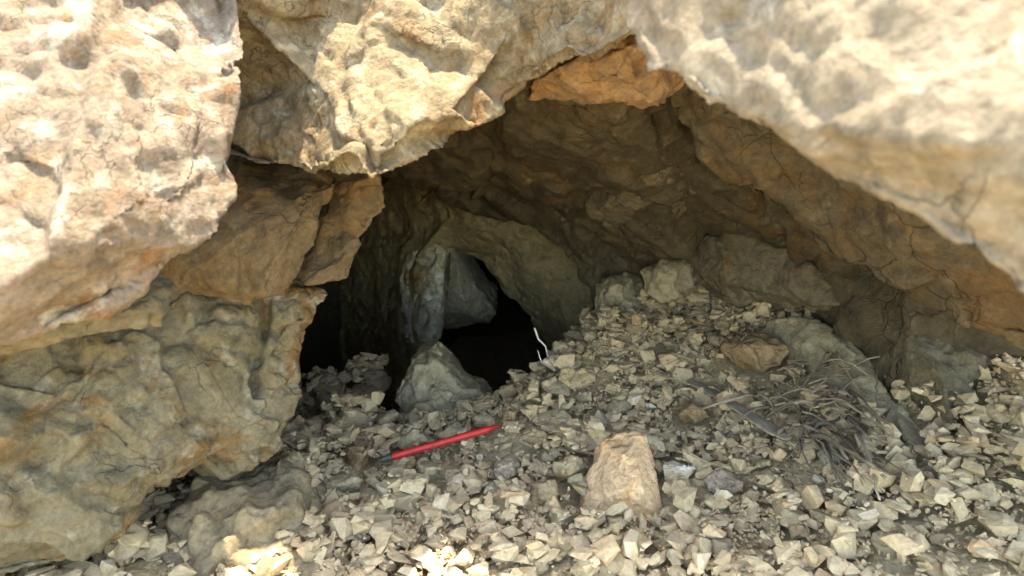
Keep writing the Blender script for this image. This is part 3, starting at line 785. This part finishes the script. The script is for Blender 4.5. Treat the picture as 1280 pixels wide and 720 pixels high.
for i, (px, py, hw, spin, mt, lab) in enumerate(NAMED):
    p = ground_hit(px, py + hw * 0.55)
    d = (p - CAM).dot(_f)
    s = hw * d / FPX
    me = stone_proto(900 + i, random.uniform(.45, .75), 12, False)
    # finer, worn surface
    q = vget(me) * s
    me2 = remesh(q, [tuple(pl.vertices) for pl in me.polygons], max(0.0028, s * 0.085))
    roughen(me2, big=s * .20, mid=s * .10, small=s * .035, scale=0.10 / s, seed=1000 + i * 7)
    smooth_shade(me2)
    me2.materials.clear(); me2.materials.append(mt)
    loc, qq = settle(vget(me2), p.x, p.y, tilt(14, spin), 1.0, 0.02 if mt is M_WH else 0.16)
    if loc is None: continue
    me2.vertices.foreach_set('co', qq.astype(np.float32).ravel()); me2.update()
    ii = np.clip(((qq[:, 0] + loc.x - GX0) / GR).astype(int), 0, len(gxs) - 1); jj = np.clip(((qq[:, 1] + loc.y - GY0) / GR).astype(int), 0, len(gys) - 1)
    TAKEN[jj, ii] = True
    zmin = qq[:, 2].min(); me2.vertices.foreach_set('co', (qq - np.array([0, 0, zmin])).astype(np.float32).ravel()); me2.update()
    link('stone', me2, label=lab, cat='stone', loc=loc + Vector((0, 0, zmin)))
    bpy.data.meshes.remove(me)

# red stick is laid before the small stones so that they settle round it
def rot_to(v):
    return v.to_track_quat('X', 'Z').to_matrix()

def seen(x, y, z):
    v = Vector((x, y, z)) - CAM
    dd = v.dot(_f)
    if dd < .2: return None
    return 640 + v.x / dd * FPX, 360 - v.dot(_u) / dd * FPX

PATCHES = []
def taken(x, y, r, lim=0.2):
    m_ = TAKEN[patch(x, y, r)]
    return m_.size == 0 or m_.mean() > lim
_sa = np.array(ground_hit(490, 576)); _sb = np.array(ground_hit(626, 538))
def under_stick(x, y, r):
    return seg_dist(np.array([[x, y, 0.0]]), [(_sa[0], _sa[1], 0), (_sb[0], _sb[1], 0)])[0] < r
def density(x, y):
    """where loose stones lie: everywhere on the floor near the mouth, thinning towards the dark"""
    if y > 2.7: return .15
    return 1.0

# medium stones: each a piece of the ground
count = 0; tries = 0
while count < 285 and tries < 8000:
    tries += 1
    px = random.uniform(330, 1180); py = random.uniform(380, 715)
    p = ground_hit(px, py)
    if p.y > 2.75 or abs(p.x) > 1.25: continue
    u = random.random()
    hw = 9 + 22 * u ** 2.5 if py > 440 else 7 + 12 * u ** 2.2
    if px < 560 and py < 600: hw *= 1.35
    big_ = count % 7 == 0 and py > 430
    if big_: hw = random.uniform(20, 32) if py < 620 else random.uniform(16, 26)
    fine_ = hw > 12
    s = hw * (p - CAM).dot(_f) / FPX
    if taken(p.x, p.y, s * .9, .03) or under_stick(p.x, p.y, s * .9 + .012): continue
    k = random.randrange(len(WORN) if fine_ else len(PROTO))
    rot = tilt(12 if big_ else 24)
    loc, q = settle(WV[k] if fine_ else PV[k], p.x, p.y, rot, s, 0.38 if big_ else 0.26)
    if loc is None: continue
    o = bpy.data.objects.new('stone', WORN[k] if fine_ else PROTO[k])
    COL.objects.link(o)
    o.parent = ground
    o.matrix_world = Matrix.Translation(loc) @ rot.to_4x4() @ Matrix.Scale(s, 4)
    count += 1

# gravel: too many to pick apart
VV = []; FF = []; PK = []; base = 0
for it in range(17000):
    x = random.uniform(-1.15, 1.2); y = random.uniform(.62, 2.75)
    z0 = gz(x, y)[0]
    pp = seen(x, y, z0)
    if pp is None or not (-80 < pp[0] < 1360 and pp[1] < 800): continue
    u = random.random()
    s = 0.005 + 0.028 * u ** 2.6
    if y > 2.2: s *= 1.2
    if taken(x, y, s * .6): continue
    if under_stick(x, y, .03): s = min(s, .009)
    k = random.randrange(len(SV))
    rot = tilt(30)
    loc, q = settle(SV[k], x, y, rot, s, 0.26)
    if loc is None: continue
    VV.append(q + np.array(loc))
    FF += [tuple(i + base for i in f) for f in SF[k]]
    PK += [random.random() ** 1.1] * len(q)
    base += len(q)
GRIT = [stone_proto(800 + i, 0.6, 7, False) for i in range(8)]
TV = [vget(m_) for m_ in GRIT]
TF = [[tuple(pl.vertices) for pl in m_.polygons] for m_ in GRIT]
gx_ = RNG.uniform(-1.2, 1.25, 36000); gy_ = RNG.uniform(.8, 2.5, 36000)
for x, y in zip(gx_, gy_):
    if taken(x, y, .004): continue
    i = int((x - GX0) / GR); j = int((y - GY0) / GR)
    k = random.randrange(8)
    s = random.uniform(.0025, .008)
    q = (np.array(tilt(60)) @ (TV[k] * s).T).T + np.array([x, y, min(HZ[j, i], HZ0[j, i] + .02) + .001])
    VV.append(q)
    FF += [tuple(a_ + base for a_ in f) for f in TF[k]]
    PK += [random.random()] * len(q)
    base += len(q)
gv = np.concatenate(VV)
me = mesh_from('gravel', gv, FF, m_gravel, False)
at = me.attributes.new('pick', 'FLOAT', 'POINT')
at.data.foreach_set('value', np.array(PK, dtype=np.float32))
gr = link('gravel', me, parent=ground, kind='stuff')

# ------------------------------------------------------------------ red stick
def tube(pts, radii, sides=7):
    co = []; faces = []
    for i, p in enumerate(pts):
        p = Vector(p)
        t = (Vector(pts[min(i + 1, len(pts) - 1)]) - Vector(pts[max(i - 1, 0)])).normalized()
        a = t.orthogonal().normalized(); b = t.cross(a)
        for k in range(sides):
            an = 2 * math.pi * k / sides
            co.append(p + (a * math.cos(an) + b * math.sin(an)) * radii[i])
    for i in range(len(pts) - 1):
        for k in range(sides):
            faces.append([i * sides + k, i * sides + (k + 1) % sides, (i + 1) * sides + (k + 1) % sides, (i + 1) * sides + k])
    faces.append(list(range(sides))[::-1]); faces.append([(len(pts) - 1) * sides + k for k in range(sides)])
    return co, faces
def top_z(x, y, r=0.01):
    return float(HZ[patch(x, y, r)].max())
def on(px, py, up=0.0, r=.006):
    """point of the view ray that lies 'up' above the settled stones"""
    d = ray(px, py)
    for k in np.arange(0.8, 2.9, 0.006):
        p = CAM + d * float(k)
        if GX0 < p.x < GX1 and GY0 < p.y < GY1 and p.z < top_z(p.x, p.y, r) + up: return p
    return ground_hit(px, py)

A = on(490, 571, .010, .012); B = on(626, 532, .010, .012)
ab = B - A
L = ab.length
rx = rot_to(ab)
stick = link('red_stick', None, label='bright red painted stick with a dark end lying across the rubble', cat='stick', loc=A)
stick.rotation_euler = rx.to_euler()
R = .0092
def part(name, pts, radii, mat, sides=12):
    co, fa_ = tube(pts, radii, sides)
    me = mesh_from(name, co, fa_, mat, True)
    return link(name, me, parent=stick)
part('shaft', [(0, 0, 0), (.003, 0, 0), (L * .5, 0, 0), (L * .86, 0, 0), (L * .87, 0, 0), (L * .975, 0, 0)], [R * .9, R, R, R, R * .98, R * .42], m_red)
part('tip', [(L * .974, 0, 0), (L * .99, 0, 0), (L * 1.0, 0, 0)], [R * .41, R * .22, R * .05], m_lead)
part('end_cap', [(-.028, 0, 0), (-.026, 0, 0), (-.006, 0, 0), (.0, 0, 0)], [R * .7, R * .86, R * .92, R * .92], m_redend)

# ------------------------------------------------------------------ twigs
def twig(pts, r0, r1, mat, label, group=None, name='twig', cat='twig', wob=.0014, sides=5, n=None):
    """a bent dry twig through world points"""
    pts = [Vector(p) for p in pts]
    out = []
    for a, b in zip(pts[:-1], pts[1:]):
        m = max(2, int((b - a).length / .02))
        for k in range(m): out.append(a.lerp(b, k / m))
    out.append(pts[-1])
    for q in out[1:-1]:
        q.x += random.gauss(0, wob); q.y += random.gauss(0, wob); q.z += random.gauss(0, wob * .7)
    c = out[0].copy()
    rad = [r0 + (r1 - r0) * i / (len(out) - 1) * 1.0 for i in range(len(out))]
    rad = [r * random.uniform(.88, 1.12) for r in rad]
    co, fa_ = tube([q - c for q in out], rad, sides)
    me = mesh_from(name, co, fa_, mat, True)
    return link(name, me, label=label, cat=cat, group=group, loc=c)
p = on(685, 446, -.005); d = (p - CAM).dot(_f)
twig([p, P(682, 433, d), P(673, 424, d - .005), P(668, 410, d - .01)], .0028, .0032, m_white, 'longer white bent twig standing on the crest against the dark', cat='twig', wob=.0005)
p = on(679, 455, -.005); d = (p - CAM).dot(_f)
twig([p, P(675, 447, d), P(672, 438, d)], .0016, .0016, m_white, 'short white twig stub beside the longer white twig', wob=.0004)

# weathered flat stick
A = on(866, 477, .012); B = on(988, 548, .012)
ab = B - A; L = ab.length
bm = bmesh.new()
n = 24
prof = []
for i in range(n + 1):
    t = i / n
    w = (.0165 + .0015 * math.sin(t * 9 + 1)) * (1 - .35 * max(0, (t - .95) * 20)) * (1 - .3 * max(0, (.05 - t) * 20))
    cx = .006 * math.sin(t * 5) + random.gauss(0, .0009)
    prof.append([bm.verts.new((t * L, cx + s_ * w + random.gauss(0, .0012), z_ * .0042 + random.gauss(0, .0006))) for s_, z_ in ((-1, -1), (1, -1), (1, .6), (.3, 1), (-.4, .8), (-1, .5))])
for a, b in zip(prof[:-1], prof[1:]):
    for k in range(6): bm.faces.new([a[k], a[(k + 1) % 6], b[(k + 1) % 6], b[k]])
bm.faces.new(prof[0][::-1]); bm.faces.new(prof[-1])
bmesh.ops.recalc_face_normals(bm, faces=bm.faces)
me = bpy.data.meshes.new('flat_stick'); bm.to_mesh(me); bm.free(); me.materials.append(m_wood)
fs = link('flat_stick', me, label='flat weathered grey stick lying down the rubble slope', cat='stick', loc=A)
fs.rotation_euler = rot_to(ab).to_euler()

twig([on(1046, 440, .012), on(1068, 480, .018), on(1090, 522, .008)], .0022, .0012, m_straw, 'long yellow straw leaning on the grey slab', name='straw', cat='straw', wob=.001)
twig([on(1040, 492, .02), on(1075, 515, .02), on(1112, 541, .012)], .0032, .0022, m_twig, 'straight pale tipped twig reaching right from the tangle', wob=.001)
twig([on(918, 382, .012), on(902, 394, .012)], .003, .003, m_straw, 'short pale straw lying high on the rubble', name='straw', cat='straw', wob=.0006)
twig([on(815, 470, .01), on(845, 474, .012), on(862, 481, .01)], .0018, .0012, m_straw, 'thin straw lying behind the flat brown stone', name='straw', cat='straw', wob=.0008)
twig([on(726, 452, .01), on(745, 458, .012), on(752, 464, .01)], .0018, .0012, m_straw, 'thin straw lying on the crest below the orange yellow stone', name='straw', cat='straw', wob=.0008)

G = 'dry twigs of the tangle'
TL = 'thin dry twig in the grey brown tangle at the foot of the side wall'
random.seed(21)
def arc(p0, p1, h, bend):
    a = Vector(p0); b = Vector(p1); s = (b - a).cross(Vector((0, 0, 1))).normalized()
    r = []
    for t in (0, .25, .5, .75, 1):
        q = a.lerp(b, t) + Vector((0, 0, h * 4 * t * (1 - t))) + s * bend * 4 * t * (1 - t)
        r.append(q)
    return r
for i in range(58):
    px = random.gauss(1015, 50); py = random.gauss(500, 28)
    ang = random.choice([random.gauss(2.2, .5), random.gauss(.7, .5), random.uniform(0, 6.28)])
    l_ = random.uniform(25, 85)
    p0 = on(px, py, random.uniform(.004, .03)); p1 = on(px + l_ * math.cos(ang), py + l_ * .6 * math.sin(ang), random.uniform(.004, .03))
    r0 = random.choice([.0016, .0024, .0032, .0045, .0065]) * random.uniform(.85, 1.15)
    twig(arc(p0, p1, random.uniform(0, .028), random.gauss(0, .007)), r0, r0 * .5, random.choice([m_twig, m_twigd, m_twigd]), TL, G)
BL = 'dry twig in the parallel bundle trailing down from the tangle'
for i in range(15):
    x0 = random.gauss(1034, 20); y0 = random.gauss(548, 14)
    l_ = random.uniform(30, 100); ang = random.gauss(.88, .22)
    x1 = x0 + l_ * math.cos(ang); y1 = y0 + l_ * math.sin(ang)
    r0 = random.choice([.0018, .0024, .0032, .0045, .006])
    twig(arc(on(x0, y0, random.uniform(.006, .022)), on(x1, y1, random.uniform(.005, .016)), random.uniform(.0, .012), random.gauss(0, .008)), r0, r0 * .5, random.choice([m_twig, m_twigd, m_twigd]), BL, 'trailing twigs below the tangle')
UL = 'fine dry twig lying high on the rubble against the side wall'
for i in range(24):
    px = random.gauss(900, 34); py = random.gauss(410, 20)
    ang = random.gauss(2.4, .9); l_ = random.uniform(15, 40)
    r0 = random.uniform(.0012, .0026)
    twig(arc(on(px, py, .008), on(px + l_ * math.cos(ang), py + l_ * .6 * math.sin(ang), .008), .008, random.uniform(-.01, .01)), r0, r0 * .6, random.choice([m_twig, m_twigd]), UL, 'fine twigs high on the rubble')
